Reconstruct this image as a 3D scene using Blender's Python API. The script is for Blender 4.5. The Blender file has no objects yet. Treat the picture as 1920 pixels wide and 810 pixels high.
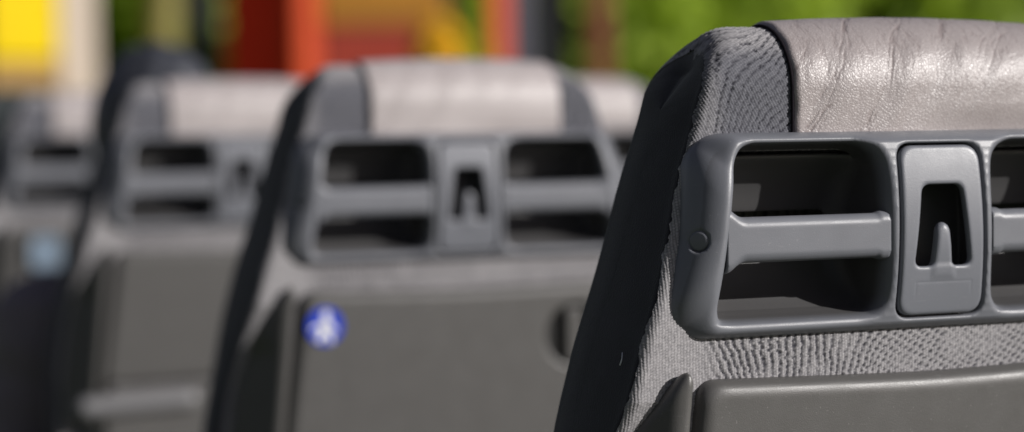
import bpy, math, random
import numpy as np
from mathutils import Vector, Matrix
random.seed(4)
rng = np.random.default_rng(7)
scn = bpy.context.scene
COL = scn.collection
H = 1.05                      # height of the hand-grip centre above the deck
PITCH = 0.8                   # distance between seat rows
YB = 0.028                    # plane of the upholstered back (grip face is about y = 0)

# ------------------------------------------------------------------ helpers
def smooth(me):
    me.polygons.foreach_set('use_smooth', np.ones(len(me.polygons), dtype=bool))

def mesh_np(name, verts, quads, uv=None, attrs=None):
    me = bpy.data.meshes.new(name)
    verts = np.asarray(verts, dtype=np.float32)
    quads = np.asarray(quads, dtype=np.int32)
    k = quads.shape[1]
    me.vertices.add(len(verts)); me.vertices.foreach_set('co', verts.ravel())
    me.loops.add(quads.size); me.loops.foreach_set('vertex_index', quads.ravel())
    me.polygons.add(len(quads))
    me.polygons.foreach_set('loop_start', np.arange(0, quads.size, k, dtype=np.int32))
    me.update(calc_edges=True)
    if uv is not None:
        l = me.uv_layers.new(name='UVMap')
        l.data.foreach_set('uv', np.asarray(uv, dtype=np.float32)[quads.ravel()].ravel())
    for an, av in (attrs or {}).items():
        a = me.attributes.new(an, 'FLOAT', 'POINT')
        a.data.foreach_set('value', np.asarray(av, dtype=np.float32))
    smooth(me)
    return me

def link(name, me, mat=None, parent=None, loc=None):
    o = bpy.data.objects.new(name, me)
    COL.objects.link(o)
    if mat is not None:
        me.materials.clear(); me.materials.append(mat)
    if parent is not None:
        o.parent = parent
    if loc is not None:
        o.location = loc
    return o

def tag(o, label, cat, group=None):
    o['label'] = label; o['category'] = cat
    if group: o['group'] = group

def thing(name, label, cat, loc=(0, 0, 0), rz=0.0, group=None):
    o = bpy.data.objects.new(name, None); COL.objects.link(o)
    o.empty_display_size = .05
    o.location = loc; o.rotation_euler = (0, 0, rz)
    tag(o, label, cat, group)
    return o

def surface_nets(f, org, h):
    ins = f < 0
    nx, ny, nz = f.shape
    cs = [(i, j, k) for i in (0, 1) for j in (0, 1) for k in (0, 1)]
    cnt = np.zeros((nx-1, ny-1, nz-1), np.int8)
    for i, j, k in cs:
        cnt += ins[i:nx-1+i, j:ny-1+j, k:nz-1+k]
    act = np.argwhere((cnt > 0) & (cnt < 8))
    idx = -np.ones(cnt.shape, np.int64)
    idx[act[:, 0], act[:, 1], act[:, 2]] = np.arange(len(act))
    pos = np.zeros((len(act), 3)); n = np.zeros(len(act))
    for a in cs:
        for ax in range(3):
            if a[ax]: continue
            b = list(a); b[ax] = 1
            fa = f[act[:, 0]+a[0], act[:, 1]+a[1], act[:, 2]+a[2]]
            fb = f[act[:, 0]+b[0], act[:, 1]+b[1], act[:, 2]+b[2]]
            m = (fa < 0) != (fb < 0)
            t = np.where(m, fa/np.where(m, fa-fb, 1), 0)
            p = np.tile(np.array(a, float), (len(act), 1)); p[:, ax] += t
            pos += p*m[:, None]; n += m
    V = np.array(org) + h*(act + pos/n[:, None])
    Q = []
    for ax in range(3):
        u, v = [(1, 2), (2, 0), (0, 1)][ax]
        sl0 = [slice(1, -1)]*3; sl1 = [slice(1, -1)]*3
        sl0[ax] = slice(0, -1); sl1[ax] = slice(1, None)
        a, b = ins[tuple(sl0)], ins[tuple(sl1)]
        e = np.argwhere(a != b)
        if not len(e): continue
        fl = a[e[:, 0], e[:, 1], e[:, 2]]
        c = e.copy(); c[:, u] += 1; c[:, v] += 1
        def cell(du, dv):
            d = c.copy(); d[:, u] += du; d[:, v] += dv
            return idx[d[:, 0], d[:, 1], d[:, 2]]
        q = np.stack([cell(-1, -1), cell(0, -1), cell(0, 0), cell(-1, 0)], 1)
        q[~fl] = q[~fl][:, ::-1]
        Q.append(q)
    return V, np.concatenate(Q)

def sdf_mesh(name, fn, lo, hi, h):
    xs, ys, zs = [np.arange(l, u+h, h) for l, u in zip(lo, hi)]
    X, Y, Z = np.meshgrid(xs, ys, zs, indexing='ij', sparse=True)
    f = np.broadcast_to(fn(X, Y, Z), (len(xs), len(ys), len(zs)))
    V, Q = surface_nets(np.ascontiguousarray(f), lo, h)
    return mesh_np(name, V, Q)

def smax(a, b, k):
    hh = np.maximum(k-np.abs(a-b), 0)/k
    return np.maximum(a, b) + hh*hh*k*.25
def smin(a, b, k):
    return -smax(-a, -b, k)
def sstep(a, b, x):
    t = np.clip((x-a)/(b-a), 0, 1)
    return t*t*(3-2*t)

def _hash(i, j, s):
    n = (i*374761393 + j*668265263 + s*1442695041) & 0x7fffffff
    n = ((n ^ (n >> 13))*1274126177) & 0x7fffffff
    return ((n ^ (n >> 16)) & 0xffff)/65535.0
def vnoise(x, y, s=0):
    xi = np.floor(x).astype(np.int64); yi = np.floor(y).astype(np.int64)
    fx = x-xi; fy = y-yi
    fx = fx*fx*(3-2*fx); fy = fy*fy*(3-2*fy)
    a = _hash(xi, yi, s); b = _hash(xi+1, yi, s); c = _hash(xi, yi+1, s); d = _hash(xi+1, yi+1, s)
    return (a+(b-a)*fx)*(1-fy) + (c+(d-c)*fx)*fy
def fbm(x, y, s=0, o=3):
    r = 0; a = .5
    for k in range(o):
        r = r + a*vnoise(x*2**k, y*2**k, s+k); a *= .5
    return r/(1-.5**o)

# ------------------------------------------------------------------ materials
def new_mat(name):
    m = bpy.data.materials.new(name); m.use_nodes = True
    nt = m.node_tree
    return m, nt, nt.nodes['Principled BSDF']
def nd(nt, typ, **kw):
    n = nt.nodes.new(typ)
    for k, v in kw.items(): setattr(n, k, v)
    return n

def plain(name, col, rough=.5, var=.12, nscale=8.0, bump=0.0, bscale=400.0, spec=.5, coat=0.0, scuff=0.0):
    m, nt, b = new_mat(name)
    tc = nd(nt, 'ShaderNodeTexCoord')
    n = nd(nt, 'ShaderNodeTexNoise'); n.inputs['Scale'].default_value = nscale; n.inputs['Detail'].default_value = 4
    nt.links.new(tc.outputs['Object'], n.inputs['Vector'])
    r = nd(nt, 'ShaderNodeMapRange')
    r.inputs['To Min'].default_value = 1-var; r.inputs['To Max'].default_value = 1+var
    nt.links.new(n.outputs['Fac'], r.inputs['Value'])
    mx = nd(nt, 'ShaderNodeVectorMath', operation='SCALE')
    mx.inputs[0].default_value = col[:3]
    nt.links.new(r.outputs['Result'], mx.inputs['Scale'])
    nt.links.new(mx.outputs['Vector'], b.inputs['Base Color'])
    b.inputs['Roughness'].default_value = rough
    if scuff:
        n3 = nd(nt, 'ShaderNodeTexNoise'); n3.inputs['Scale'].default_value = 45; n3.inputs['Detail'].default_value = 6; n3.inputs['Roughness'].default_value = .65
        nt.links.new(tc.outputs['Object'], n3.inputs['Vector'])
        rr = nd(nt, 'ShaderNodeMapRange'); rr.inputs['From Min'].default_value = .3; rr.inputs['From Max'].default_value = .7
        rr.inputs['To Min'].default_value = rough-.05; rr.inputs['To Max'].default_value = rough+.07
        nt.links.new(n3.outputs['Fac'], rr.inputs['Value']); nt.links.new(rr.outputs['Result'], b.inputs['Roughness'])
        mp = nd(nt, 'ShaderNodeMapping'); mp.inputs['Scale'].default_value = (60, 60, 900); mp.inputs['Rotation'].default_value = (.1, .55, .2)
        nt.links.new(tc.outputs['Object'], mp.inputs['Vector'])
        n4 = nd(nt, 'ShaderNodeTexNoise'); n4.inputs['Scale'].default_value = 1; n4.inputs['Detail'].default_value = 2
        nt.links.new(mp.outputs['Vector'], n4.inputs['Vector'])
        n5 = nd(nt, 'ShaderNodeTexNoise'); n5.inputs['Scale'].default_value = 700; n5.inputs['Detail'].default_value = 1
        nt.links.new(tc.outputs['Object'], n5.inputs['Vector'])
        s1 = nd(nt, 'ShaderNodeMapRange'); s1.inputs['From Min'].default_value = .70; s1.inputs['From Max'].default_value = .78; s1.inputs['To Max'].default_value = scuff
        nt.links.new(n4.outputs['Fac'], s1.inputs['Value'])
        s2 = nd(nt, 'ShaderNodeMapRange'); s2.inputs['From Min'].default_value = .72; s2.inputs['From Max'].default_value = .80; s2.inputs['To Max'].default_value = scuff*1.6
        nt.links.new(n5.outputs['Fac'], s2.inputs['Value'])
        ad = nd(nt, 'ShaderNodeMath', operation='ADD'); nt.links.new(s1.outputs['Result'], ad.inputs[0]); nt.links.new(s2.outputs['Result'], ad.inputs[1])
        sm = nd(nt, 'ShaderNodeMix', data_type='RGBA'); sm.inputs[7].default_value = (.5, .49, .47, 1)
        nt.links.new(ad.outputs[0], sm.inputs[0]); nt.links.new(mx.outputs['Vector'], sm.inputs[6]); nt.links.new(sm.outputs[2], b.inputs['Base Color'])
    b.inputs['Specular IOR Level'].default_value = spec
    b.inputs['Coat Weight'].default_value = coat
    if bump:
        n2 = nd(nt, 'ShaderNodeTexNoise'); n2.inputs['Scale'].default_value = bscale; n2.inputs['Detail'].default_value = 2
        nt.links.new(tc.outputs['Object'], n2.inputs['Vector'])
        bp = nd(nt, 'ShaderNodeBump'); bp.inputs['Strength'].default_value = bump; bp.inputs['Distance'].default_value = .0004
        nt.links.new(n2.outputs['Fac'], bp.inputs['Height'])
        nt.links.new(bp.outputs['Normal'], b.inputs['Normal'])
    return m

M_PLASTIC = plain('grey_plastic', (.148, .155, .174), .42, .08, 22, .22, 1500, scuff=.10)
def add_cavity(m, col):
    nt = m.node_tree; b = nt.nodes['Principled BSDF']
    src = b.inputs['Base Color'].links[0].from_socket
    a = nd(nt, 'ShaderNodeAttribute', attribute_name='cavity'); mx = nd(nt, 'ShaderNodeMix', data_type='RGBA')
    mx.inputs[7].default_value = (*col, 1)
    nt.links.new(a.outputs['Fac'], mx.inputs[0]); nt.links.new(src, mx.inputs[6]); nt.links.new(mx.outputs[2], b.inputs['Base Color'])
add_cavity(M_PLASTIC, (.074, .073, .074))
M_PANEL = plain('hook_plastic', (.158, .166, .188), .41, .08, 30, .22, 1500, scuff=.10)
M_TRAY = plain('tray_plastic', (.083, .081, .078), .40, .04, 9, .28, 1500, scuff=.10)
add_cavity(M_TRAY, (.012, .012, .012))  # shade inside the latch dish painted into the tray colour
M_DARKPL = plain('black_plastic', (.02, .02, .023), .4, .1, 20, .1, 900)
M_BLACK = plain('black_fabric', (.025, .0245, .031), .85, .3, 60, 1.0, 1100, spec=.25, scuff=.05)
M_BLACK.node_tree.nodes['Principled BSDF'].inputs['Sheen Weight'].default_value = .3
M_GAP_SHADE = plain('painted_gap_shade', (.012, .010, .013), .9, .2, 60, .5, 900, spec=.1)  # near-black strip colour standing in for shade beside the pad
M_METAL = plain('painted_metal', (.17, .17, .175), .38)

# woven fabric: weave attribute mixes light yarn with dark yarn and painted gap shade
m, nt, b = new_mat('woven_fabric'); M_FABRIC = m
at1 = nd(nt, 'ShaderNodeAttribute', attribute_name='weave'); at2 = nd(nt, 'ShaderNodeAttribute', attribute_name='tone')
light = nd(nt, 'ShaderNodeMix', data_type='RGBA')
light.inputs[6].default_value = (.385, .374, .381, 1); light.inputs[7].default_value = (.160, .163, .183, 1)
nt.links.new(at2.outputs['Fac'], light.inputs[0])
mx = nd(nt, 'ShaderNodeMix', data_type='RGBA')
mx.inputs[6].default_value = (.024, .024, .034, 1)
nt.links.new(at1.outputs['Fac'], mx.inputs[0]); nt.links.new(light.outputs[2], mx.inputs[7])
nt.links.new(mx.outputs[2], b.inputs['Base Color'])
b.inputs['Roughness'].default_value = .9; b.inputs['Specular IOR Level'].default_value = .2
b.inputs['Sheen Weight'].default_value = .15
tc = nd(nt, 'ShaderNodeTexCoord'); n = nd(nt, 'ShaderNodeTexNoise'); n.inputs['Scale'].default_value = 1500
nt.links.new(tc.outputs['Object'], n.inputs['Vector'])
bp = nd(nt, 'ShaderNodeBump'); bp.inputs['Strength'].default_value = .5; bp.inputs['Distance'].default_value = .0004
nt.links.new(n.outputs['Fac'], bp.inputs['Height']); nt.links.new(bp.outputs['Normal'], b.inputs['Normal'])

# leather: grain cells and fine creases
m, nt, b = new_mat('taupe_leather'); M_LEATHER = m
uvn = nd(nt, 'ShaderNodeUVMap')
nz = nd(nt, 'ShaderNodeTexNoise'); nz.inputs['Scale'].default_value = 160; nz.inputs['Detail'].default_value = 2
nt.links.new(uvn.outputs['UV'], nz.inputs['Vector'])
wv = nd(nt, 'ShaderNodeVectorMath', operation='MULTIPLY_ADD'); wv.inputs[1].default_value = (.0022, .0022, 0)
nt.links.new(nz.outputs['Color'], wv.inputs[0]); nt.links.new(uvn.outputs['UV'], wv.inputs[2])
vo = nd(nt, 'ShaderNodeTexVoronoi', feature='DISTANCE_TO_EDGE'); vo.inputs['Scale'].default_value = 520
nt.links.new(wv.outputs['Vector'], vo.inputs['Vector'])
cr = nd(nt, 'ShaderNodeMapRange'); cr.inputs['From Max'].default_value = .22
nt.links.new(vo.outputs['Distance'], cr.inputs['Value'])
crs = nd(nt, 'ShaderNodeAttribute', attribute_name='crease')
lo = nd(nt, 'ShaderNodeTexNoise'); lo.inputs['Scale'].default_value = 26; lo.inputs['Detail'].default_value = 4
nt.links.new(uvn.outputs['UV'], lo.inputs['Vector'])
c1 = nd(nt, 'ShaderNodeMix', data_type='RGBA')
c1.inputs[6].default_value = (.300, .270, .266, 1); c1.inputs[7].default_value = (.365, .330, .326, 1)
nt.links.new(lo.outputs['Fac'], c1.inputs[0])
c2 = nd(nt, 'ShaderNodeMix', data_type='RGBA'); c2.inputs[6].default_value = (.20, .165, .16, 1)
gm = nd(nt, 'ShaderNodeMapRange'); gm.inputs['To Min'].default_value = .66
nt.links.new(cr.outputs['Result'], gm.inputs['Value'])
g2 = nd(nt, 'ShaderNodeMath', operation='MULTIPLY')
nt.links.new(gm.outputs['Result'], g2.inputs[0]); nt.links.new(crs.outputs['Fac'], g2.inputs[1])
nt.links.new(g2.outputs[0], c2.inputs[0]); nt.links.new(c1.outputs[2], c2.inputs[7])
nt.links.new(c2.outputs[2], b.inputs['Base Color'])
b.inputs['Roughness'].default_value = .41; b.inputs['Specular IOR Level'].default_value = .55
bp = nd(nt, 'ShaderNodeBump'); bp.inputs['Strength'].default_value = .36; bp.inputs['Distance'].default_value = .0003
nt.links.new(cr.outputs['Result'], bp.inputs['Height']); nt.links.new(bp.outputs['Normal'], b.inputs['Normal'])

M_PALE = M_LEATHER.copy(); M_PALE.name = 'pale_leather'
for n_ in M_PALE.node_tree.nodes:
    if n_.type == 'MIX':
        for k_ in (6, 7):
            if not n_.inputs[k_].is_linked:
                c_ = n_.inputs[k_].default_value; n_.inputs[k_].default_value = (c_[0]*1.36, c_[1]*1.38, c_[2]*1.38, 1)

# ------------------------------------------------------------------ seat geometry
def W(z):                                    # half width of the backrest
    zc = np.array([-.70, -.24, -.128, -.073, -.041, -.006, .026, .052, .070, .088, .105, .125])
    wc = np.array([.2400, .2400, .2180, .2025, .1905, .1798, .1705, .1605, .1550, .1500, .1440, .1360])
    return sum(np.interp(np.asarray(z)+d, zc, wc) for d in np.linspace(-.014, .014, 7))/7

def yback(z):
    return .012 + .016*sstep(-.07, .055, z)
ZC, RZ, YM, RY = .078, .040, .069, .041
def profile(zlow, fine_z, h):
    """back edge up, over the top and down the front: y, z, ny, nz, arc length"""
    za = np.arange(zlow, fine_z, .02)
    zb = np.arange(fine_z, ZC, h)
    zz = np.concatenate([za, zb]); n1 = len(zz)
    na = int(math.pi*.04/h)
    a = np.linspace(0, math.pi, na)
    ya = YM - RY*np.cos(a); zt = ZC + RZ*np.sin(a)
    zf = np.linspace(ZC, zlow, 40)[1:]
    y = np.concatenate([yback(zz), ya, np.full(len(zf), YM+RY)])
    z = np.concatenate([zz, zt, zf])
    ny = np.concatenate([-np.ones(n1), -np.cos(a), np.ones(len(zf))])
    nz = np.concatenate([np.zeros(n1), np.sin(a), np.zeros(len(zf))])
    s = np.concatenate([[0], np.cumsum(np.hypot(np.diff(y), np.diff(z)))])
    s = s - s[n1-1] + (ZC)                    # arc length equals z on the flat back
    return y, z, ny, nz, s, n1
def rfil(nz_, ny_):                           # edge fillet radius
    return .007 + .021*np.clip(nz_, 0, 1)**1.5 + .008*np.clip(ny_, 0, 1)
PHI = math.radians(28)

def grid_quads(nv, nu, flip=False):
    i = np.arange(nv-1)[:, None]*nu + np.arange(nu-1)[None, :]
    q = np.stack([i, i+1, i+nu+1, i+nu], -1)
    if flip: q = q[..., ::-1]
    return q.reshape(-1, 4)

def body_surface(phi, sgn, y, z, ny, nz):
    """edge fillet at angle phi (90 = flat part, 0 = side wall)"""
    r = rfil(nz, ny)
    w = W(z) + .055*(np.maximum(y-YB, 0))
    x = sgn*(w - r + r*np.cos(phi))
    ins = r - r*np.sin(phi)
    return x, y - ny*ins, z - nz*ins

def rec(x, y, z):
    return .42*np.clip(-.108-z, 0, .08)*sstep(.174, .194, np.abs(x))*np.clip(1-(y-.012)/.05, 0, 1)

def weave(u, v):
    """knit of small beads; dark yarn and painted gap shade fall along lines that turn from upright to slanting"""
    top = sstep(.034, .048, v)
    left = sstep(-.150, -.172, u)
    pc, pv = .00205, .0018
    uu = u + .0009*(fbm(u*210, v*210, 11, 2)-.5) + top*.55*v
    vv = v + .0009*(fbm(u*180, v*180, 15, 2)-.5)
    i = np.floor(uu/pc); fu = uu/pc - i
    vs = vv/pv + .5*(i % 2); j = np.floor(vs); fv = vs - j
    ii, jj = i.astype(np.int64), j.astype(np.int64)
    bead = np.clip(np.sin(np.pi*fu), 0, 1)**.6*np.clip(np.sin(np.pi*fv), 0, 1)**.45
    rv = _hash(ii, jj, 31)
    # dark lines of yarn and painted groove shade: upright in the middle, leaning at the left, dotted and slanting at the right
    k_top = .25 + 1.0*sstep(-.150, -.105, u) - 1.3*sstep(.08, .15, u)
    k_low = -.50*sstep(-.115, -.145, u) + .95*sstep(-.085, -.02, u)
    k = top*k_top + (1-top)*k_low
    per = .0054*(1-top) + .0078*top
    jit = (_hash(jj, np.floor(u/.011).astype(np.int64), 5)-.5)*.34
    ph = (u - k*(v + np.where(top > .5, -.085, .085)) + .0034*(fbm(u*75, v*75, 5, 3)-.5))/per + jit
    fr = ph - np.floor(ph)
    dots = np.clip(.5+.5*np.sin(2*np.pi*(vv/(.0036+.0004*top) + .5*np.floor(ph))), 0, 1)
    dm = np.clip(.30 + .6*sstep(-.085, -.03, u)*(1-top) + .25*top, 0, 1)
    line = np.exp(-((fr-.5)/(.20-.06*top))**2)*(1-.7*top*sstep(-.141, -.150, u))*((1-dm) + dm*dots)
    line = line*(1-.96*left*(1-top))*(.55+.45*sstep(.32, .58, fbm(u*48+3, v*48, 21, 2)))
    hgt = (.00060+.0003*top)*bead*(1-.35*line) - .0009*line + .00022*(rv-.5)
    col = np.clip((.36+.64*bead)*(1-np.clip(1.12*line, 0, .97))*(.86+.28*rv), 0, 1)
    tone = top*(1-sstep(.094, .120, v))*(1-.45*sstep(-.134, -.150, u))
    return hgt, col, np.clip(tone, 0, 1)

def make_back_fabric():
    h = .00058
    y, z, ny, nz, s, n1 = profile(-.60, -.14, h)
    nin = int(.34/h)
    phis = np.concatenate([np.full(nin, math.pi/2), np.linspace(math.pi/2, PHI, 20)[1:]])
    ts = np.linspace(-1, 1, nin)
    cols = []
    for ph in np.linspace(PHI, math.pi/2, 20)[:-1]: cols.append((-1, ph, None))
    for t in ts: cols.append((0, math.pi/2, t))
    for ph in np.linspace(math.pi/2, PHI, 20)[1:]: cols.append((1, ph, None))
    nu = len(cols); nv = len(y)
    P = np.zeros((nv, nu, 3)); N = np.zeros((nv, nu, 3))
    frng = ((vnoise(s/.0026, s*0, 2)-.5)*.24 + (vnoise(s/.011, s*0, 4)-.5)*.40)*(ny < .1)
    for j, (sg, ph, t) in enumerate(cols):
        if sg == 0:
            x, yy, zz = body_surface(math.pi/2, 1, y, z, ny, nz); x = x*t
            n = np.stack([0*y, ny, nz], 1)
        else:
            phe = ph - frng*(1-(ph-PHI)/(math.pi/2-PHI))**2
            x, yy, zz = body_surface(phe, sg, y, z, ny, nz)
            n = np.stack([sg*np.cos(phe), ny*np.sin(phe), nz*np.sin(phe)], 1)
        P[:, j] = np.stack([x, yy, zz], 1); N[:, j] = n
    U = P[..., 0].copy()
    rr_ = rfil(nz, ny)
    for j, (sg, ph, t) in enumerate(cols):                   # unrolled round the edge
        if sg: U[:, j] = sg*(np.abs(P[:, j, 0]) - rr_*np.cos(ph) + rr_*(math.pi/2-ph))
    Vv = np.repeat(s[:, None], nu, 1)
    hgt, col, tone = weave(U, Vv)
    back = (ny < .2)[:, None]
    P = P + N*np.where(back, hgt, 0)[..., None]
    P[..., 1] += rec(P[..., 0], P[..., 1], P[..., 2])
    Q = grid_quads(nv, nu)
    X, Z = P[..., 0].ravel(), P[..., 2].ravel()
    hid = (np.abs(X) < .150-.1*Z) & (Z < .040) & (Z > -.064) & (P[..., 1].ravel() < .06)
    Q = Q[~hid[Q].any(1)]
    used = np.unique(Q); mp = np.zeros(nv*nu, int); mp[used] = np.arange(len(used))
    return mesh_np('backrest_fabric', P.reshape(-1, 3)[used], mp[Q], None,
                   {'weave': col.ravel()[used], 'tone': tone.ravel()[used]})

def make_side_panel(sg):
    y, z, ny, nz, s, n1 = profile(-.60, -.16, .004)
    cols = [body_surface(p, sg, y, z, ny, nz) for p in np.linspace(PHI+.06, 0, 8)]
    ex, ey, ez = cols[-1]
    my, mz = YM - .0006*ny, np.minimum(ez, ZC-.012)
    for t in np.linspace(0, 1, 12)[1:]:
        bul = .0035*np.sin(t*math.pi/2)
        x2 = ex*(1-t) + sg*(W(mz)+.055*(YM-YB))*t + sg*bul
        cols.append((x2, ey*(1-t)+my*t, ez*(1-t)+mz*t))
    P = np.stack([np.stack(c, 1) for c in cols], 1)
    P[..., 1] += rec(P[..., 0], P[..., 1], P[..., 2])
    P[:, 0, :] = P[:, 0, :]*[.997, 1, 1]
    # soft puckers running down from the seam
    w = .0007*np.sin(P[..., 2]*160 + P[..., 1]*90)*sstep(.02, .09, P[..., 2])
    P[..., 0] += sg*w
    return mesh_np('side_panel', P.reshape(-1, 3), grid_quads(P.shape[0], P.shape[1], sg < 0))

def make_pad(fold=1.0):
    h = .0008
    y, z, ny, nz, s, n1 = profile(.044, .044, h)
    keep = np.arange(len(y)) < len(y)-34
    y, z, ny, nz, s = [a[keep] for a in (y, z, ny, nz, s)]
    hw = .101
    xs = np.arange(-hw, hw+h, h); re = .0042
    e = hw-np.abs(xs)
    off = .0045 + .0032*(1-(xs/hw)**2)
    xs = xs+.0105
    fil = np.where(e < re, np.sqrt(np.clip(re*re-(re-e)**2, 0, None))-re, 0)
    X, S = np.meshgrid(xs, s)
    ca, sa = math.cos(math.radians(52)), math.sin(math.radians(52))
    t = X*ca + S*sa; q = X*sa - S*ca                       # t runs along the folds, q across them
    wq = q + .034*(fbm(t*13+7, q*15, 31, 2)-.5)
    amp = sstep(.36, .62, fbm(X*17+2, S*17, 61, 2))
    lowf = .00058*np.sin(2*np.pi*wq/.034)*(.25+.75*amp) + (fbm(wq*70, t*14, 41, 2)-.5)*.0016
    lowf = fold*lowf*(1-.88*sstep(.092, .122, S)) - .0035*(1-sstep(.046, .070, S))*sstep(-.02, .06, X)
    nz1 = fbm(wq*230+3, t*26, 51, 3)
    ridge = 1-np.abs(2*nz1-1)
    val = sstep(-.2, -.95, np.sin(2*np.pi*wq/.031+.6))
    cre = sstep(.90, .995, ridge)*(.12+.88*val)*(.25+.75*amp)
    ridge2 = 1-np.abs(2*fbm((X+.005*fbm(X*60, S*60, 3, 2))*260, S*42, 71, 2)-1)
    cre2 = sstep(.90, .995, ridge2)*.45*sstep(.06, .10, S)
    cr = np.maximum(cre, cre2)
    wfil = np.clip(e/.012, 0, 1)[None, :]
    d = off[None, :] + fil[None, :] + lowf*wfil - .00055*fold*cr*wfil
    P = np.stack([X, y[:, None]+ny[:, None]*d, z[:, None]+nz[:, None]*d], -1)
    P[..., 0] += 0.0004*np.sin(S*300)*(1-wfil)
    return mesh_np('headrest_pad', P.reshape(-1, 3), grid_quads(len(y), len(xs)), np.stack([X, S], -1).reshape(-1, 2),
                   {'crease': (1-.8*cr).ravel()})

def make_pad_edge(sg):
    """dark strip added as the shadow gap along the edge of the leather pad"""
    y, z, ny, nz, s, n1 = profile(.046, .046, .003)
    k = len(y)-34
    y, z, ny, nz = y[:k], z[:k], ny[:k], nz[:k]
    a = np.linspace(0, 2*math.pi, 9)
    cx = .0105+sg*.1013; r = .0011
    P = np.zeros((k, 9, 3))
    for j, t in enumerate(a):
        d = .0016 + r*np.sin(t)
        P[:, j] = np.stack([np.full(k, cx + r*np.cos(t)), y+ny*d, z+nz*d], 1)
    return mesh_np('pad_gap_shade', P.reshape(-1, 3), grid_quads(k, 9))

# ---- grip frame -----------------------------------------------------------
def yface(z):
    t = (z+.011)/.062
    return .0042 - .0078*(1-np.clip(t, -1.3, 1.3)**2)
def d_outline(x, z):
    ax = np.abs(x)
    side = (ax - (.1727 - .165*z + .16*np.clip(-.012-z, 0, None)))*.987
    tb = np.maximum(z-.0518, -.0742-z)
    return smax(side, tb, .024)
def d_open(x, z):
    ax = np.abs(x)
    outer = (ax - (.1487 - .152*z))*.986
    t = (z+.011)/.055
    inner = (.0405 + .0055*np.clip(np.abs(t), 0, 1.2)**5) - ax
    tb = np.maximum(z-.0442, -.0632-z)
    return smax(smax(outer, inner, .012), tb, .016)
def d_panel(x, z, g=0.0):
    side = np.abs(x) - (.0302 - .016*(z+.011) + g)
    tb = np.maximum(z-.0425-g, -.0638-g-z)
    return smax(side, tb, .011)
def cavity_back(z):
    t = np.clip((z+.0632)/.046, 0, 1)
    u = np.clip((.0442-z)/.050, 0, 1)
    return .008 + .050*np.sqrt(1-(1-t)**2)*(.42+.58*np.sin(u*math.pi/2))
CAP = [(s*.1686, .0056, -.0125) for s in (-1, 1)]
CAPN = [Vector((s*.74, -.675, 0)).normalized() for s in (-1, 1)]
def f_grip(x, y, z):
    do = d_outline(x, z); e = y - yface(z)
    ws = sstep(-.022, .004, np.abs(x)-(.1727-.165*z) - np.maximum(z-.0518, -.0742-z))
    r = .0085 + .0125*ws; p = 2 - .35*ws
    hh = .020 + .003*ws
    a = np.clip((r+do)/r, 0, None); b_ = np.clip((hh-e)/hh, 0, None)
    body = ((a**p+b_**p)**(1/p)-1)*r
    body = np.maximum(body, do)
    body = np.maximum(body, y-.033)
    body = np.maximum(body, -e-.0)
    shell = np.maximum(np.maximum(do+.013, y-.061), .012-y)
    solid = np.minimum(body, shell)
    cav = smax(d_open(x, z), y-cavity_back(z), .016)
    g = smax(solid, -cav, .0075)
    well = np.maximum(d_panel(x, z, .0013), y-(yface(z)+.030))
    well = np.maximum(well, -(e+.01))
    g = smax(g, -well, .0022)
    for (cx, cy, cz), n in zip(CAP, CAPN):
        ux, uy, uz = x-cx, y-cy, z-cz
        al = ux*n.x+uy*n.y
        pr = np.sqrt(np.maximum(ux*ux+uy*uy+uz*uz-al*al, 0))
        g = np.maximum(g, -np.maximum(pr-.0069, np.abs(al)-.0016))
    return g
def f_panel(x, y, z):
    e = y - yface(z)
    dp = d_panel(x, z)
    k = smax(smax(dp, -e-.0002, .0028), e-.0055, .002)
    # slot with the hook finger left standing in it
    hw = .0145 + .0062*np.clip((.018-z)/.051, 0, 1)
    slot = smax(np.abs(x)-hw, np.maximum(z-.0180, -.0330-z), .006)
    k = smax(k, -slot, .0025)
    hz = np.clip((z+.033)/.028, 0, 1)
    fx = np.abs(x) - (.0076 - .0030*hz)
    fing = smax(smax(fx, z+.0056, .006), -.040-z, .002)
    ec = e + .0006*np.sin(hz*math.pi)
    fing = smax(smax(fing, -ec-.0002, .004), ec-.0055, .002)
    k = smin(k, fing, .003)
    # shallow moulded mark below the hook
    lw = np.maximum(np.abs(x-.001)-.0205, np.abs(z+.0505)-.0075)
    return k + .00016*np.exp(-(lw/.0005)**2)*sstep(-.054, -.047, z)
def f_bar(x, y, z):
    ax = np.abs(x)
    fl = sstep(.138, .152, ax) + .35*sstep(.048, .043, ax)
    zc = -.0128
    hz = .0139 + .0062*fl**1.5
    yc = yface(zc) + .0085
    q = np.sqrt(np.clip(np.abs(z-zc)-(hz-.0066), 0, None)**2 + np.clip(np.abs(y-yc)-.0004, 0, None)**2) - .0066
    q = np.maximum(q, np.abs(ax-.0955)-.0575)
    return q

def make_cap(i):
    c = Vector(CAP[i]); n = CAPN[i]
    up = Vector((0, 0, 1)); s = n.cross(up).normalized()
    prof = [(0, .0002), (.0045, .0001), (.0055, -.0001), (.0061, -.0008), (.0061, -.003)]
    V = []; Q = []
    k = 28
    for r, d in prof:
        for j in range(k):
            t = 2*math.pi*j/k
            V.append(c + n*(d-.0005) + (s*math.cos(t) + up*math.sin(t))*max(r, 1e-5))
    for a in range(len(prof)-1):
        for j in range(k):
            Q.append((a*k+j, a*k+(j+1) % k, (a+1)*k+(j+1) % k, (a+1)*k+j))
    return mesh_np('screw_cap', [tuple(v) for v in V], Q)

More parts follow.
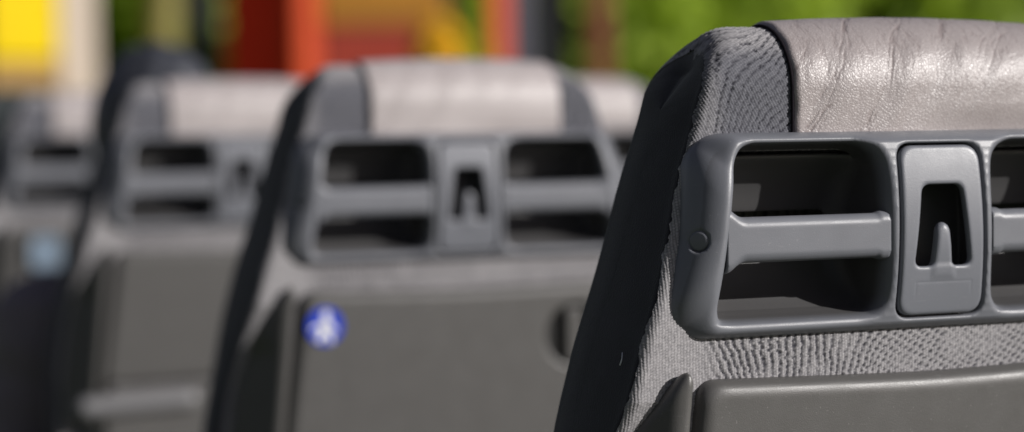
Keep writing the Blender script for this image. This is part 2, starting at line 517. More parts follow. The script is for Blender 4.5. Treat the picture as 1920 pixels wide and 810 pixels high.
# ---- tray, brackets, rail -------------------------------------------------
LX, LZ = .112, -.151
def f_tray(x, y, z):
    side = (np.abs(x) - (.1542 - .135*z))*.991
    tb = np.maximum(z+.1010-.026*np.sqrt(x*x+.0009), -.272-z)
    d = smax(side, tb, .012)
    k = smax(d, -y+.0005, .011)
    k = np.maximum(k, y-.026)
    pr = np.sqrt((x-LX)**2+(z-LZ)**2)
    dish = np.maximum(pr-.0300, y-.0095)
    return smax(k, -dish, .003)
def f_latch(x, y, z):
    q = np.sqrt(np.clip(np.abs(x-LX)-.0045, 0, None)**2 + np.clip(np.abs(z-LZ)-.0235, 0, None)**2) - .004
    return smax(q, np.abs(y-.006)-.0065, .003)
def f_bracket(x, y, z):
    ax = np.abs(x)
    drop = np.clip(-.0915-z, 0, None)
    xr = .1740 + .105*drop                                 # inner edge, next to the tray
    ridge = .1835 + .10*drop
    base = np.maximum(ridge+.002, .1765 + 1.05*np.minimum(drop, .035) + .30*np.clip(drop-.035, 0, None))
    hgt = .0125
    s1 = -.0005 - y                                   # ridge line facing the rear
    dy = np.clip(y, -.01, .05)
    sl = ((ax - ridge) - dy*(1.0-.25*sstep(.04, .07, drop)))*.7
    k = smax(s1, sl, .004)
    k = smax(k, xr-ax, .004)
    k = smax(k, (z+.0865 + .45*np.clip(y, -.01, .06) + .95*np.clip(ax-.1785, 0, .03))*.8, .010)
    k = np.maximum(k, -.32-z)
    k = smax(k, ax-(W(z)-.007), .004)
    return np.maximum(k, y-.060)
def f_rail(x, y, z):
    zc, yc = -.2945+.03*(x+.07), .006
    a = np.clip(x, -.212, -.078)
    return np.sqrt((x-a)**2+(y-yc)**2+(z-zc)**2)-.0135
def f_pocket(x, y, z):
    k = smax(np.abs(x)-.19, np.maximum(z+.277, -.52-z), .02)
    return smax(k, np.abs(y-(.014+.03*(z+.315)))-.008, .006)
def f_cushion(x, y, z):
    q = smax(np.abs(x)-.225, np.maximum(y-.56, .115-y), .05)
    zt = -.60 + .02*np.sin((y-.1)*7)
    return smax(q, np.maximum(z-zt, -.72-z), .05)
def f_base(x, y, z):
    leg = smin(np.maximum(np.abs(x)-.03, np.abs(y-.33)-.05), np.maximum(np.abs(x)-.17, np.maximum(np.abs(y-.33)-.14, np.abs(z+1.04)-.012)), .01)
    leg = smin(leg, np.maximum(np.abs(x)-.19, np.maximum(np.abs(y-.33)-.17, np.abs(z+.735)-.02)), .02)
    return np.maximum(leg, np.maximum(z+.70, -1.05-z))

print('build seat meshes')
ME = {}
ME['backrest_fabric'] = make_back_fabric()
ME['side_l'] = make_side_panel(-1); ME['side_r'] = make_side_panel(1)
ME['pad'] = make_pad(); ME['pad_taut'] = make_pad(.35); ME['gap_shade_l'] = make_pad_edge(-1); ME['gap_shade_r'] = make_pad_edge(1)
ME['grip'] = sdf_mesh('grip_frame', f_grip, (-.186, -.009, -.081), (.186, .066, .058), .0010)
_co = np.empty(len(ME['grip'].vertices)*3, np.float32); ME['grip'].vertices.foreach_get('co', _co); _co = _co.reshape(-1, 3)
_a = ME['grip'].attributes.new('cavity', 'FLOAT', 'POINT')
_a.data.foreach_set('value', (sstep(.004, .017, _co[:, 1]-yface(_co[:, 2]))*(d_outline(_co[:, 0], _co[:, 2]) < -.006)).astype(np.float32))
ME['panel'] = sdf_mesh('coat_hook', f_panel, (-.037, -.010, -.068), (.037, .016, .047), .0006)
def half_mesh(name, fn, lo, hi, h): return sdf_mesh(name, fn, lo, hi, h)
ME['bar_l'] = sdf_mesh('grab_bar', f_bar, (-.162, -.010, -.036), (-.034, .022, .013), .0008)
ME['bar_r'] = sdf_mesh('grab_bar', f_bar, (.034, -.010, -.036), (.162, .022, .013), .0008)
ME['cap_l'] = make_cap(0); ME['cap_r'] = make_cap(1)
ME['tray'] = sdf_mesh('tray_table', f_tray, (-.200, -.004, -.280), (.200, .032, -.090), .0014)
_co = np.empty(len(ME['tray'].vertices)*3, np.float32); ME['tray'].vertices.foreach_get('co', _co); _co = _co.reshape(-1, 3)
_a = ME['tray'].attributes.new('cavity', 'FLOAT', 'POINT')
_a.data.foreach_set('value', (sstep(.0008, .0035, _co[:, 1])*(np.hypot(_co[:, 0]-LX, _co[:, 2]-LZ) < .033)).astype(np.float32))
ME['latch'] = sdf_mesh('latch', f_latch, (LX-.014, -.004, LZ-.034), (LX+.014, .020, LZ+.034), .001)
ME['br_l'] = sdf_mesh('tray_bracket', f_bracket, (-.290, -.006, -.326), (-.165, .066, -.081), .0014)
ME['br_r'] = sdf_mesh('tray_bracket', f_bracket, (.165, -.006, -.326), (.290, .066, -.081), .0014)
ME['rail'] = sdf_mesh('lower_rail', f_rail, (-.232, -.012, -.320), (-.055, .024, -.272), .0018)
ME['pocket'] = sdf_mesh('pocket', f_pocket, (-.20, -.02, -.53), (.20, .04, -.265), .004)
ME['cushion'] = sdf_mesh('seat_cushion', f_cushion, (-.25, .09, -.75), (.25, .59, -.55), .008)
ME['base'] = sdf_mesh('seat_base', f_base, (-.21, .13, -1.06), (.21, .54, -.68), .008)

SPEC = [('backrest_fabric', 'backrest_fabric', M_FABRIC), ('side_panel', 'side_l', M_BLACK), ('side_panel', 'side_r', M_BLACK),
        ('headrest_pad', 'pad', M_LEATHER),
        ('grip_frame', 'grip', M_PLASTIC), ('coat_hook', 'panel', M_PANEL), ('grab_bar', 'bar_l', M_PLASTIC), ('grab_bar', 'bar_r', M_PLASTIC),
        ('tray_table', 'tray', M_TRAY), ('tray_bracket', 'br_l', M_TRAY), ('tray_bracket', 'br_r', M_TRAY),
        ('lower_rail', 'rail', M_METAL), ('seat_pocket', 'pocket', M_TRAY), ('seat_cushion', 'cushion', M_BLACK), ('seat_base', 'base', M_DARKPL)]
GROUP = 'grey seats in rows on the open deck'
def make_seat(label):
    root = thing('coach_seat', label, 'seat', (0, 0, 0), 0, GROUP)
    d = {}
    for nm, key, mat in SPEC:
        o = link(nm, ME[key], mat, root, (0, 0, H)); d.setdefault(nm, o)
    for k in ('gap_shade_l', 'gap_shade_r'): link('pad_gap_shade', ME[k], M_GAP_SHADE, d['headrest_pad'])
    for k in ('cap_l', 'cap_r'): link('screw_cap', ME[k], M_PLASTIC, d['grip_frame'])
    link('latch', ME['latch'], M_TRAY, d['tray_table'])
    return root
def copy_tree(o, parent=None):
    c = o.copy(); COL.objects.link(c)
    if parent is not None: c.parent = parent
    for ch in list(o.children): copy_tree(ch, c)
    return c

ME['pad_taut'].materials.append(M_PALE)
seats = []
proto = make_seat('nearest grey seat, sharply focused at the right, with creased taupe leather pad')
spots = [(0, 0, None),
         (0, 1, 'blurred grey seat in the middle with a round blue sticker on its folded tray'),
         (0, 2, 'blurred third grey seat from the right with a dark head rising above its left corner'),
         (0, 3, 'farthest grey seat at the left edge of the photo, only partly in view'),
         (.487, 2, 'seat hidden behind its neighbours, only its pale headrest showing left of the nearest seat')]
for x, r, lab in spots:
    o = proto if r == 0 else copy_tree(proto)
    o.location = (x, r*PITCH, 0)
    if lab: o['label'] = lab
    if r:                                   # the other seats have a paler, less folded pad
        for ch in o.children:
            if ch.name.startswith('headrest_pad'):
                ch.data = ME['pad_taut']
    seats.append(o)

# loose white thread caught on the black side of the nearest seat
def tube(name, pts, r, k=6):
    pts = [Vector(p) for p in pts]; V = []; Q = []
    for i, p in enumerate(pts):
        d = (pts[min(i+1, len(pts)-1)]-pts[max(i-1, 0)]).normalized()
        a = d.orthogonal().normalized(); b2 = d.cross(a)
        rr = r[i] if isinstance(r, (list, tuple)) else r
        for j in range(k):
            t = 2*math.pi*j/k
            V.append(tuple(p+(a*math.cos(t)+b2*math.sin(t))*rr))
    for i in range(len(pts)-1):
        for j in range(k):
            Q.append((i*k+j, i*k+(j+1) % k, (i+1)*k+(j+1) % k, (i+1)*k+j))
    V0 = len(V); V.append(tuple(pts[0])); V.append(tuple(pts[-1]))
    for j in range(k):
        Q.append((V0, (j+1) % k, j, V0)); e = (len(pts)-1)*k; Q.append((V0+1, e+j, e+(j+1) % k, V0+1))
    me = bpy.data.meshes.new(name)
    me.from_pydata(V, [], [tuple(dict.fromkeys(q)) for q in Q]); smooth(me); me.update()
    return me
M_WHITE = plain('white_paint', (.75, .76, .78), .5, .05)
th_me = tube('loose_thread', [(-.2063, .0335, -.0800), (-.2072, .0322, -.0835), (-.2090, .0318, -.0875)], .00045)
link('loose_thread', th_me, M_WHITE, seats[0], (0, 0, H))

# round blue sticker with a white belted figure, on the tray of the second seat
M_BLUE = plain('sticker_blue', (.012, .045, .46), .35, .06, 30)
def disc(name, c, r, y, k=48, y2=None):
    V = [(c[0], y, c[1])]+[(c[0]+r*math.cos(2*math.pi*j/k), y, c[1]+r*math.sin(2*math.pi*j/k)) for j in range(k)]
    me = bpy.data.meshes.new(name); me.from_pydata(V, [], [(0, 1+j, 1+(j+1) % k) for j in range(k)]); me.update(); return me
SX, SZ = -.1475, -.1300
st = link('safety_sticker', disc('safety_sticker', (SX, SZ), .0185, -.0003), M_BLUE, seats[1], (0, 0, H))
st['label'] = 'round blue sticker with a white seated figure'
def poly_mesh(name, polys, y):
    V = []; Fc = []
    for k, p in enumerate(polys):
        b0 = len(V); V += [(SX+a, y-.00005*k, SZ+c) for a, c in p]; Fc.append(tuple(range(b0, b0+len(p))))
    me = bpy.data.meshes.new(name); me.from_pydata(V, [], Fc); me.update(); return me
circ = [(.001+.0040*math.cos(t), .0105+.0042*math.sin(t)) for t in np.linspace(0, 2*math.pi, 20)[:-1]]
torso = [(-.0055, -.007), (.0065, -.008), (.0075, .001), (.0050, .0062), (-.003, .0062), (-.0060, .001)]
legs = [(-.0060, -.006), (.0065, -.007), (.0075, -.0155), (.0040, -.0160), (.0025, -.0100), (-.0015, -.0100), (-.0050, -.0150), (-.0095, -.0135)]
arm = [(-.005, .0035), (-.0145, -.0005), (-.0140, -.0035), (-.0050, -.0005)]
arm2 = [(.006, .0035), (.0115, -.0040), (.0095, -.0060), (.0055, -.001)]
pic = link('pictogram', poly_mesh('pictogram', [circ, torso, legs, arm, arm2], -.0006), M_WHITE, st)
belt = link('pictogram_belt', poly_mesh('pictogram_belt', [[(-.0045, .0050), (-.0028, .0058), (.0066, -.0052), (.0052, -.0066)]], -.0012), M_BLUE, st)

# pale blue leaflet tucked against the tray of the farthest seat
def f_leaf(x, y, z):
    k = smax(np.abs(x)-.026, np.abs(z)-.027, .012)
    return smax(k, np.abs(y-.004*np.cos(x*50))-.003, .003)
lf = link('leaflet', sdf_mesh('leaflet', f_leaf, (-.036, -.008, -.038), (.036, .012, .038), .0015), plain('pale_blue_paper', (.16, .22, .29), .6, .05), None,
          (-.112, 3*PITCH-.0072, H-.142))
tag(lf, 'small pale blue packet resting against the tray of the farthest left seat', 'packet')

# ------------------------------------------------------------------ person in the third row
def cap_sdf(x, y, z, a, b, ra, rb):
    a = np.array(a); b = np.array(b); d = b-a; L2 = float(d@d)
    t = np.clip(((x-a[0])*d[0]+(y-a[1])*d[1]+(z-a[2])*d[2])/L2, 0, 1)
    return np.sqrt((x-a[0]-t*d[0])**2+(y-a[1]-t*d[1])**2+(z-a[2]-t*d[2])**2) - (ra+(rb-ra)*t)
def ell(x, y, z, c, r):
    q = np.sqrt(((x-c[0])/r[0])**2+((y-c[1])/r[1])**2+((z-c[2])/r[2])**2)
    return (q-1)*min(r)
def arms(x, y, z, ex, hands=True):
    f = None
    for s in (-1, 1):
        k = smin(cap_sdf(x, y, z, (s*.165, 0, -.215), (s*.215, .02, -.47), .052+ex, .042+ex),
                 cap_sdf(x, y, z, (s*.215, .02, -.47), (s*.12, .235, -.50), .042+ex, .030+ex), .03)
        if hands:
            hc = (s*.105, .275, -.507)
            k = smin(k, ell(x, y, z, hc, (.04, .048, .016)), .015)
            for i, (dx, L) in enumerate([(-.030, .062), (-.010, .075), (.011, .07), (.031, .054)]):
                b0 = (hc[0]+s*dx, hc[1]+.035, hc[2]+.004); b1 = (hc[0]+s*dx*1.1, hc[1]+.035+L*.6, hc[2]); b2 = (hc[0]+s*dx*1.1, hc[1]+.035+L*.95, hc[2]-.016)
                k = smin(k, smin(cap_sdf(x, y, z, b0, b1, .009, .0085), cap_sdf(x, y, z, b1, b2, .0085, .007), .003), .004)
            k = smin(k, cap_sdf(x, y, z, (hc[0]-s*.035, hc[1]-.01, hc[2]), (hc[0]-s*.062, hc[1]+.035, hc[2]-.004), .011, .009), .008)
        f = k if f is None else smin(f, k, .01)
    return f
HD = (.012, .030, .058)
def f_body(x, y, z):
    head = smin(ell(x, y, z, HD, (.076, .096, .107)), ell(x, y, z, (HD[0], HD[1]+.030, HD[2]-.062), (.055, .060, .060)), .03)
    nose = cap_sdf(x, y, z, (HD[0], HD[1]+.090, HD[2]+.012), (HD[0], HD[1]+.108, HD[2]-.026), .008, .013)
    head = smin(head, nose, .012)
    for s in (-1, 1):
        head = smin(head, ell(x, y, z, (HD[0]+s*.078, HD[1]-.004, HD[2]-.008), (.010, .020, .032)), .008)
        head = smax(head, -ell(x, y, z, (HD[0]+s*.032, HD[1]+.100, HD[2]+.012), (.018, .014, .012)), .012)
    head = smax(head, -ell(x, y, z, (HD[0], HD[1]+.098, HD[2]-.062), (.022, .008, .004)), .006)
    neck = cap_sdf(x, y, z, (0, .0, -.20), (HD[0], HD[1]-.005, HD[2]-.08), .062, .052)
    tor = smin(ell(x, y, z, (0, .01, -.30), (.165, .095, .165)), ell(x, y, z, (0, .03, -.50), (.150, .105, .13)), .08)
    tor = smin(tor, cap_sdf(x, y, z, (-.15, 0, -.205), (.15, 0, -.205), .05, .05), .05)
    f = smin(smin(head, neck, .03), tor, .04)
    for s in (-1, 1):
        f = smin(f, smin(cap_sdf(x, y, z, (s*.085, .05, -.535), (s*.11, .44, -.525), .068, .052), cap_sdf(x, y, z, (s*.11, .44, -.525), (s*.11, .40, -.96), .050, .036), .03), .04)
        f = smin(f, smin(ell(x, y, z, (s*.115, .455, -1.012), (.042, .115, .036)), ell(x, y, z, (s*.11, .40, -.99), (.040, .045, .05)), .02), .02)
    return smin(f, arms(x, y, z, 0), .02)
def f_jacket(x, y, z):
    tor = smin(ell(x, y, z, (0, .01, -.30), (.178, .108, .172)), ell(x, y, z, (0, .03, -.48), (.162, .116, .12)), .08)
    tor = smin(tor, cap_sdf(x, y, z, (-.15, 0, -.205), (.15, 0, -.205), .063, .063), .05)
    f = smin(tor, arms(x, y, z, .014, False), .03)
    f = smin(f, cap_sdf(x, y, z, (0, .0, -.19), (.006, .012, -.095), .080, .068), .03)
    f = f + .004*np.sin(z*70 + x*35)*np.sin(y*40+z*24)
    return np.maximum(f, -ell(x, y, z, (.008, .018, -.06), (.056, .056, .09)))
def f_hair(x, y, z):
    f = ell(x, y, z, (HD[0], HD[1]-.006, HD[2]+.008), (.092, .104, .116))
    f = f + .0025*np.sin(x*160+y*70)*np.sin(z*60+y*90)
    face = ell(x, y, z, (HD[0], HD[1]+.105, HD[2]-.03), (.085, .075, .095))
    f = smax(f, -face, .02)
    return smax(f, -(z-(HD[2]-.055)), .01)
def f_trousers(x, y, z):
    f = None
    for s in (-1, 1):
        k = smin(cap_sdf(x, y, z, (s*.085, .05, -.53), (s*.11, .44, -.525), .075, .060), cap_sdf(x, y, z, (s*.11, .44, -.525), (s*.11, .40, -.94), .059, .050), .03)
        f = k if f is None else smin(f, k, .02)
    f = smin(f, ell(x, y, z, (0, .04, -.52), (.158, .112, .085)), .04)
    return np.maximum(f, -.955-z)
m, nt, b = new_mat('skin'); M_SKIN = m
tc = nd(nt, 'ShaderNodeTexCoord'); n = nd(nt, 'ShaderNodeTexNoise'); n.inputs['Scale'].default_value = 40
nt.links.new(tc.outputs['Object'], n.inputs['Vector'])
mx = nd(nt, 'ShaderNodeMix', data_type='RGBA'); mx.inputs[6].default_value = (.42, .24, .17, 1); mx.inputs[7].default_value = (.50, .30, .22, 1)
nt.links.new(n.outputs['Fac'], mx.inputs[0]); nt.links.new(mx.outputs[2], b.inputs['Base Color']); b.inputs['Roughness'].default_value = .5
M_HAIR = plain('dark_hair', (.038, .041, .051), .5, .3, 80, .6, 300)
M_JACKET = plain('dark_jacket', (.18, .158, .175), .75, .2, 30, .3, 300)
M_JEANS = plain('dark_trousers', (.03, .035, .05), .85, .2, 40, .3, 500)
pr = thing('person', 'person in a dark jacket sitting in the third seat, dark hair just above its headrest', 'person', (-.064, 2*PITCH+.232, 0))
link('body', sdf_mesh('body', f_body, (-.29, -.12, -1.06), (.29, .60, .20), .0055), M_SKIN, pr, (0, 0, H))
link('jacket', sdf_mesh('jacket', f_jacket, (-.30, -.14, -.62), (.30, .30, -.02), .0065), M_JACKET, pr, (0, 0, H))
link('hair', sdf_mesh('hair', f_hair, (-.10, -.10, -.03), (.12, .16, .20), .005), M_HAIR, pr, (0, 0, H))
link('trousers', sdf_mesh('trousers', f_trousers, (-.20, -.10, -.97), (.20, .52, -.42), .0065), M_JEANS, pr, (0, 0, H))

# ------------------------------------------------------------------ the deck and the ground
GZ = -.60
def box(name, c, s, mat=None, parent=None, bev=.01, rz=0.0, loc=None):
    import bmesh
    bm = bmesh.new(); bmesh.ops.create_cube(bm, size=1)
    for v in bm.verts: v.co = Vector((v.co.x*s[0], v.co.y*s[1], v.co.z*s[2]))
    if bev: bmesh.ops.bevel(bm, geom=bm.edges[:], offset=bev, segments=3, affect='EDGES', profile=.5)
    if rz: bmesh.ops.rotate(bm, verts=bm.verts, cent=(0, 0, 0), matrix=Matrix.Rotation(rz, 3, 'Z'))
    bmesh.ops.translate(bm, verts=bm.verts, vec=c)
    me = bpy.data.meshes.new(name); bm.to_mesh(me); bm.free()
    return link(name, me, mat, parent, loc)
M_FLOOR = plain('deck_rubber', (.045, .046, .05), .7, .2, 20, .4, 300)
dk = box('deck', (0, 0, 0), (2.2, 6.2, .596), M_FLOOR, None, .02, loc=(.05, 1.6, -.300)); dk['kind'] = 'structure'
m, nt, b = new_mat('grass_ground')
tc = nd(nt, 'ShaderNodeTexCoord'); n = nd(nt, 'ShaderNodeTexNoise'); n.inputs['Scale'].default_value = .35; n.inputs['Detail'].default_value = 8
nt.links.new(tc.outputs['Object'], n.inputs['Vector'])
mx = nd(nt, 'ShaderNodeMix', data_type='RGBA'); mx.inputs[6].default_value = (.045, .075, .015, 1); mx.inputs[7].default_value = (.10, .14, .03, 1)
nt.links.new(n.outputs['Fac'], mx.inputs[0]); nt.links.new(mx.outputs[2], b.inputs['Base Color']); b.inputs['Roughness'].default_value = .95
gm_ = bpy.data.meshes.new('ground'); gm_.from_pydata([(-400, -400, 0), (400, -400, 0), (400, 400, 0), (-400, 400, 0)], [], [(0, 1, 2, 3)]); gm_.update()
g = link('ground', gm_, m, None, (0, 0, GZ)); g['kind'] = 'structure'

# ------------------------------------------------------------------ trees
def leaf_mat(name, c1_, c2_):
    m, nt, b = new_mat(name)
    a = nd(nt, 'ShaderNodeAttribute', attribute_name='tint')
    mx = nd(nt, 'ShaderNodeMix', data_type='RGBA'); mx.inputs[6].default_value = (*c1_, 1); mx.inputs[7].default_value = (*c2_, 1)
    nt.links.new(a.outputs['Fac'], mx.inputs[0]); nt.links.new(mx.outputs[2], b.inputs['Base Color'])
    b.inputs['Roughness'].default_value = .6
    tr = nd(nt, 'ShaderNodeBsdfTranslucent'); nt.links.new(mx.outputs[2], tr.inputs['Color'])
    ms = nd(nt, 'ShaderNodeMixShader'); ms.inputs[0].default_value = .5
    nt.links.new(b.outputs[0], ms.inputs[1]); nt.links.new(tr.outputs[0], ms.inputs[2])
    nt.links.new(ms.outputs[0], nt.nodes['Material Output'].inputs['Surface'])
    return m
M_LEAF = [leaf_mat('leaf_bright', (.31, .43, .03), (.46, .60, .07)), leaf_mat('leaf_dark', (.18, .26, .05), (.28, .38, .07)), leaf_mat('leaf_mid', (.23, .33, .045), (.37, .48, .075))]
M_BARK = plain('bark', (.09, .07, .05), .9, .4, 12, .8, 60)
def crown_mesh(name, R_, Hh, n, size, seed, z0):
    r = np.random.default_rng(seed)
    nc = 26
    cc = r.normal(size=(nc, 3)); cc /= np.linalg.norm(cc, axis=1)[:, None]
    cc *= (r.uniform(.35, .95, nc)**.5)[:, None]
    cc = cc*[R_, R_, Hh/2] + [0, 0, z0+Hh/2]
    cr_ = r.uniform(.28, .5, nc)*R_
    k = r.integers(0, nc, n)
    d = r.normal(size=(n, 3)); d /= np.linalg.norm(d, axis=1)[:, None]
    P = cc[k] + d*(cr_[k]*r.uniform(.4, 1, n)**.5)[:, None]
    a = r.normal(size=(n, 3)); a /= np.linalg.norm(a, axis=1)[:, None]
    b_ = np.cross(a, r.normal(size=(n, 3))); b_ /= np.linalg.norm(b_, axis=1)[:, None]
    s = size*r.uniform(.6, 1.3, n)[:, None]
    V = np.stack([P-a*s, P+b_*s*.45, P+a*s, P-b_*s*.45], 1).reshape(-1, 3)
    tint = np.repeat(np.clip(.5+.25*r.normal(size=n)+.5*(r.uniform(size=nc)[k]-.5), 0, 1), 4)
    me = mesh_np(name, V, np.arange(4*n).reshape(-1, 4), None, {'tint': tint})
    return me
def trunk_mesh(h, r0, seed):
    rr = random.Random(seed)
    V = []; Fc = []
    def add(pts, r):
        me = tube('t', pts, r, 9)
        b0 = len(V); V.extend([tuple(v.co) for v in me.vertices]); Fc.extend([tuple(b0+i for i in p.vertices) for p in me.polygons]); bpy.data.meshes.remove(me)
    add([(0, 0, 0), (.05, .02, h*.3), (.0, -.05, h*.65), (.06, 0, h)], [r0*1.3, r0, r0*.8, r0*.3])
    for i in range(6):
        a = rr.uniform(0, 6.28); z = h*rr.uniform(.4, .8); L = h*rr.uniform(.22, .38)
        add([(0, 0, z), (math.cos(a)*L*.5, math.sin(a)*L*.5, z+L*.35), (math.cos(a)*L, math.sin(a)*L, z+L*.8)], [r0*.45, r0*.3, r0*.1])
    me = bpy.data.meshes.new('trunk'); me.from_pydata(V, [], Fc); smooth(me); me.update(); return me
CR = [crown_mesh('crown', 2.5, 5.4, 5200, .26, 1, .9), crown_mesh('crown', 2.8, 6.2, 5200, .28, 2, .7), crown_mesh('crown', 2.3, 4.6, 4600, .25, 3, .6)]
TK = [trunk_mesh(4.6, .17, 1), trunk_mesh(5.2, .2, 2), trunk_mesh(3.8, .15, 3)]
def tree(x, y, k, mt, rz, label, s=1.0):
    t = thing('tree', label, 'tree', (x, y, GZ), rz, 'green trees behind the seats')
    t.scale = (s, s, s)
    c = link('crown', CR[k].copy(), M_LEAF[mt], t); link('trunk', TK[k].copy(), M_BARK, t)
LAB_R = 'blurred tree behind the nearest seat, part of the soft green backdrop at the upper right'
LAB_L = 'blurred tree part of the soft green backdrop behind the yellow box at the upper left'
LAB_M = 'blurred tree part of the soft green backdrop behind the red kiosk'
TREES = [(9.9, 20.6, 2, 0), (19.0, 26.0, 0, 0), (15.6, 25.2, 1, 2), (13.9, 22.8, 2, 0), (12.2, 27.6, 0, 0), (17.4, 29.6, 1, 2), (21.5, 27.5, 2, 2), (14.2, 31.5, 1, 0),
         (10.2, 24.4, 2, 0), (9.3, 29.4, 1, 2), (11.5, 33.5, 0, 2), (7.6, 27.4, 0, 0), (5.9, 25.4, 2, 0), (4.1, 27.8, 1, 0), (5.0, 32.5, 1, 1), (7.8, 34.0, 0, 2), (1.6, 29.5, 1, 0), (2.4, 34.5, 0, 2), (24.5, 31.5, 1, 2), (20.5, 33.5, 0, 2), (16.4, 36.0, 1, 2), (10.5, 38.5, 1, 2), (24.0, 24.5, 0, 0), (4.9, 38.5, 0, 1)]
for i, (x, y, k, mt) in enumerate(TREES):
    ang = math.degrees(math.atan2(x+.77, y+1.13))
    tree(x, y, k, mt, i*1.3, LAB_L if ang < 13.5 else LAB_M if ang < 25 else LAB_R, 1.0+.15*((i*7) % 3-1))

# ------------------------------------------------------------------ kiosk, yellow box and posts
CA = -math.radians(22.9)
M_RED = plain('dark_red_paint', (.85, .030, .001), .8)
M_ORANGE = plain('orange_red_paint', (.58, .060, .006), .8, .08, 4)
M_BRICK = plain('dull_red_board', (.46, .06, .034), .6, .15, 3)
M_MUST = plain('mustard_board', (.55, .24, .03), .6, .2, 2)
M_YEL = plain('yellow_paint', (.97, .70, .002), .4, .1, 2)
M_CREAM = plain('cream_paint', (.66, .55, .44), .5, .08, 2)
M_TAN = plain('ochre_trim', (.55, .33, .10), .6, .1, 3)
M_LAV = plain('lavender_grey_paint', (.16, .155, .20), .5, .1, 3)
M_SLATE = plain('slate_paint', (.045, .055, .06), .5, .2, 2)
M_RUST = plain('rust_paint', (.24, .062, .036), .6, .15, 3)
M_OCHRE = plain('yellow_flower', (.95, .60, .02), .6, .2, 5)

k = thing('kiosk', 'blurred red kiosk with bright orange-red corner posts and a mustard and dull red panel', 'kiosk', (3.40, 12.1, GZ), CA)
# local x runs along the front, local y away from the photographer
box('side_wall', (-.32, .08, 1.50), (.42, .06, 3.0), M_RED, k, .01, rz=math.radians(-8))
box('corner_post', (-.02, .0, 1.5), (.165, .165, 3.0), M_ORANGE, k, .02, rz=math.radians(28))
box('corner_post', (1.215, .05, 1.5), (.14, .14, 3.0), M_ORANGE, k, .02, rz=math.radians(28))
box('counter_panel', (.50, -.01, 1.18), (.80, .04, 2.34), M_BRICK, k, .008)
box('fascia', (.50, -.02, 2.72), (.80, .05, .70), M_MUST, k, .008)
box('roof', (.45, .62, 3.06), (1.9, 1.5, .10), M_RED, k, .02)
box('back_wall', (.45, 1.25, 1.5), (1.5, .05, 3.0), M_SLATE, k, .01)

y_ = thing('yellow_cabin', 'blurred bright yellow box with a cream end panel at the upper left corner', 'cabin', (1.95, 16.4, GZ), CA)
box('upper_body', (.22, 1.0, 2.66), (.90, 1.5, .78), M_YEL, y_, .05, rz=math.radians(20))
box('trim_band', (.22, 1.0, 2.17), (.89, 1.48, .18), M_TAN, y_, .02, rz=math.radians(20))
box('lower_body', (.22, 1.0, 1.13), (.86, 1.46, 1.88), M_SLATE, y_, .03, rz=math.radians(20))
box('end_panel', (.93, -.44, 2.42), (.29, .06, .98), M_CREAM, y_, .02, rz=math.radians(22))
box('end_post', (.93, -.44, .96), (.26, .05, 1.92), M_SLATE, y_, .01, rz=math.radians(22))

def post(name, label, cat, x, y, w, h_, mat, rz=CA):
    t = thing(name, label, cat, (x, y, GZ), rz)
    box('shaft', (0, 0, h_/2), (w, w*.8, h_), mat, t, min(.03, w*.2))
    box('foot', (0, 0, .04), (w*1.5, w*1.3, .08), M_SLATE, t, .01)
    return t
post('dark_post', 'blurred black upright beside the shaded red wall of the kiosk', 'post', 3.27, 14.3, .23, 3.4, M_DARKPL)
post('rust_post', 'blurred reddish brown upright standing against green trees right of the kiosk', 'post', 5.68, 12.5, .16, 3.2, M_RUST)
nb = thing('notice_board', 'blurred tall dark slate board with a lavender grey edge right of the kiosk', 'board', (5.30, 12.75, GZ), CA)
box('board', (.10, 0, 1.55), (.30, .06, 2.9), M_SLATE, nb, .01)
box('side_frame', (-.14, 0, 1.6), (.16, .10, 3.2), M_LAV, nb, .01)

# flowering shrub with yellow heads in front of the kiosk gap
ys = thing('flowering_shrub', 'blurred yellow blooming shrub between the dull red panel and the right orange post', 'shrub', (3.72, 10.56, GZ), 0)
def clump(n, c, r, s, seed):
    q = np.random.default_rng(seed)
    P = q.normal(size=(n, 3)); P /= np.linalg.norm(P, axis=1)[:, None]; P = P*(q.uniform(.2, 1, n)**.4)[:, None]*np.array(r) + c
    a = q.normal(size=(n, 3)); a /= np.linalg.norm(a, axis=1)[:, None]
    b_ = np.cross(a, q.normal(size=(n, 3))); b_ /= np.linalg.norm(b_, axis=1)[:, None]
    V = np.stack([P-a*s, P+b_*s*.6, P+a*s, P-b_*s*.6], 1).reshape(-1, 3)
    return mesh_np('clump', V, np.arange(4*n).reshape(-1, 4), None, {'tint': np.repeat(q.uniform(size=n), 4)})
link('blossom', clump(1500, (0, 0, 2.08), (.145, .145, .26), .035, 5), M_OCHRE, ys)
link('leaves', clump(1600, (.22, .05, 1.75), (.11, .11, 1.2), .05, 6), M_LEAF[0], ys)
link('stem', tube('stem', [(0, 0, 0), (.02, .01, .8), (.0, 0, 1.9)], [.03, .025, .012]), M_BARK, ys)

# pale trunk between yellow cabin and black post
M_OLIVE = plain('olive_bark', (.22, .19, .06), .9, .4, 3, .6, 40)
tt = thing('slim_tree', 'blurred olive brown trunk between the yellow box and the black upright', 'tree', (4.05, 18.6, GZ), 0)
link('trunk', tube('trunk', [(0, 0, 0), (.02, 0, 1.2), (-.02, .02, 2.4), (.05, 0, 4.2), (.1, .05, 5.5)], [.20, .17, .16, .12, .04], 14), M_OLIVE, tt)
link('crown', crown_mesh('crown', 1.8, 3.0, 2600, .22, 9, 3.6), M_LEAF[1], tt)

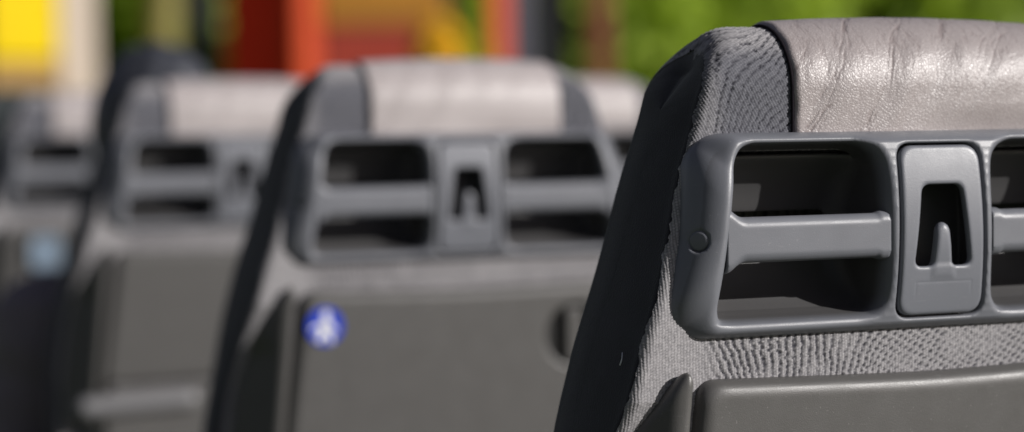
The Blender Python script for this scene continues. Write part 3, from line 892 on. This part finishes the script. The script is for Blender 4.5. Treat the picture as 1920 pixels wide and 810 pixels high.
# ------------------------------------------------------------------ light
AZ, EL = math.radians(47), math.radians(24)          # sun to the right of and behind the camera
S = Vector((math.sin(AZ)*math.cos(EL), -math.cos(AZ)*math.cos(EL), math.sin(EL)))
sd = bpy.data.lights.new('sun', 'SUN'); sd.energy = 5.0; sd.angle = math.radians(.5); sd.color = (1, .965, .93)
so = bpy.data.objects.new('sun', sd); COL.objects.link(so)
so.rotation_euler = S.to_track_quat('Z', 'Y').to_euler()
wd = bpy.data.worlds.new('World'); scn.world = wd; wd.use_nodes = True
nt = wd.node_tree
sk = nt.nodes.new('ShaderNodeTexSky'); sk.sky_type = 'NISHITA'; sk.sun_disc = False
sk.sun_elevation = EL; sk.sun_rotation = math.pi - AZ
sk.air_density = 1.0; sk.dust_density = 1.0; sk.ozone_density = 1.0
bgn = nt.nodes['Background']; bgn.inputs['Strength'].default_value = .05
hs = nt.nodes.new('ShaderNodeHueSaturation'); hs.inputs['Saturation'].default_value = .65
nt.links.new(sk.outputs[0], hs.inputs['Color']); vm = nt.nodes.new('ShaderNodeVectorMath'); vm.operation = 'MULTIPLY'; vm.inputs[1].default_value = (.88, .78, .88)
nt.links.new(hs.outputs['Color'], vm.inputs[0]); nt.links.new(vm.outputs['Vector'], bgn.inputs['Color'])

# ------------------------------------------------------------------ camera
cd = bpy.data.cameras.new('camera'); cam = bpy.data.objects.new('camera', cd); COL.objects.link(cam)
th, pi_, ro = .39990535, .04277508, -.01285751
Fv = Vector((math.sin(th)*math.cos(pi_), math.cos(th)*math.cos(pi_), -math.sin(pi_)))
Rv = Vector((math.cos(th), -math.sin(th), 0)); Uv = Rv.cross(Fv)
c_, s_ = math.cos(ro), math.sin(ro)
R2 = c_*Rv + s_*Uv; U2 = -s_*Rv + c_*Uv
mw = Matrix((( R2.x, U2.x, -Fv.x, -.76803), (R2.y, U2.y, -Fv.y, -1.12630), (R2.z, U2.z, -Fv.z, H+.0586993), (0, 0, 0, 1)))
cam.matrix_world = mw
cd.sensor_width = 36; cd.lens = 75; cd.clip_start = .05; cd.clip_end = 2000
cd.dof.use_dof = True; cd.dof.focus_distance = 1.30; cd.dof.aperture_fstop = 2.75
scn.camera = cam
scn.view_settings.view_transform = 'Standard'; scn.view_settings.look = 'None'; scn.view_settings.exposure = 0; scn.view_settings.gamma = 1
scn.cycles.use_denoising = True
print('done')
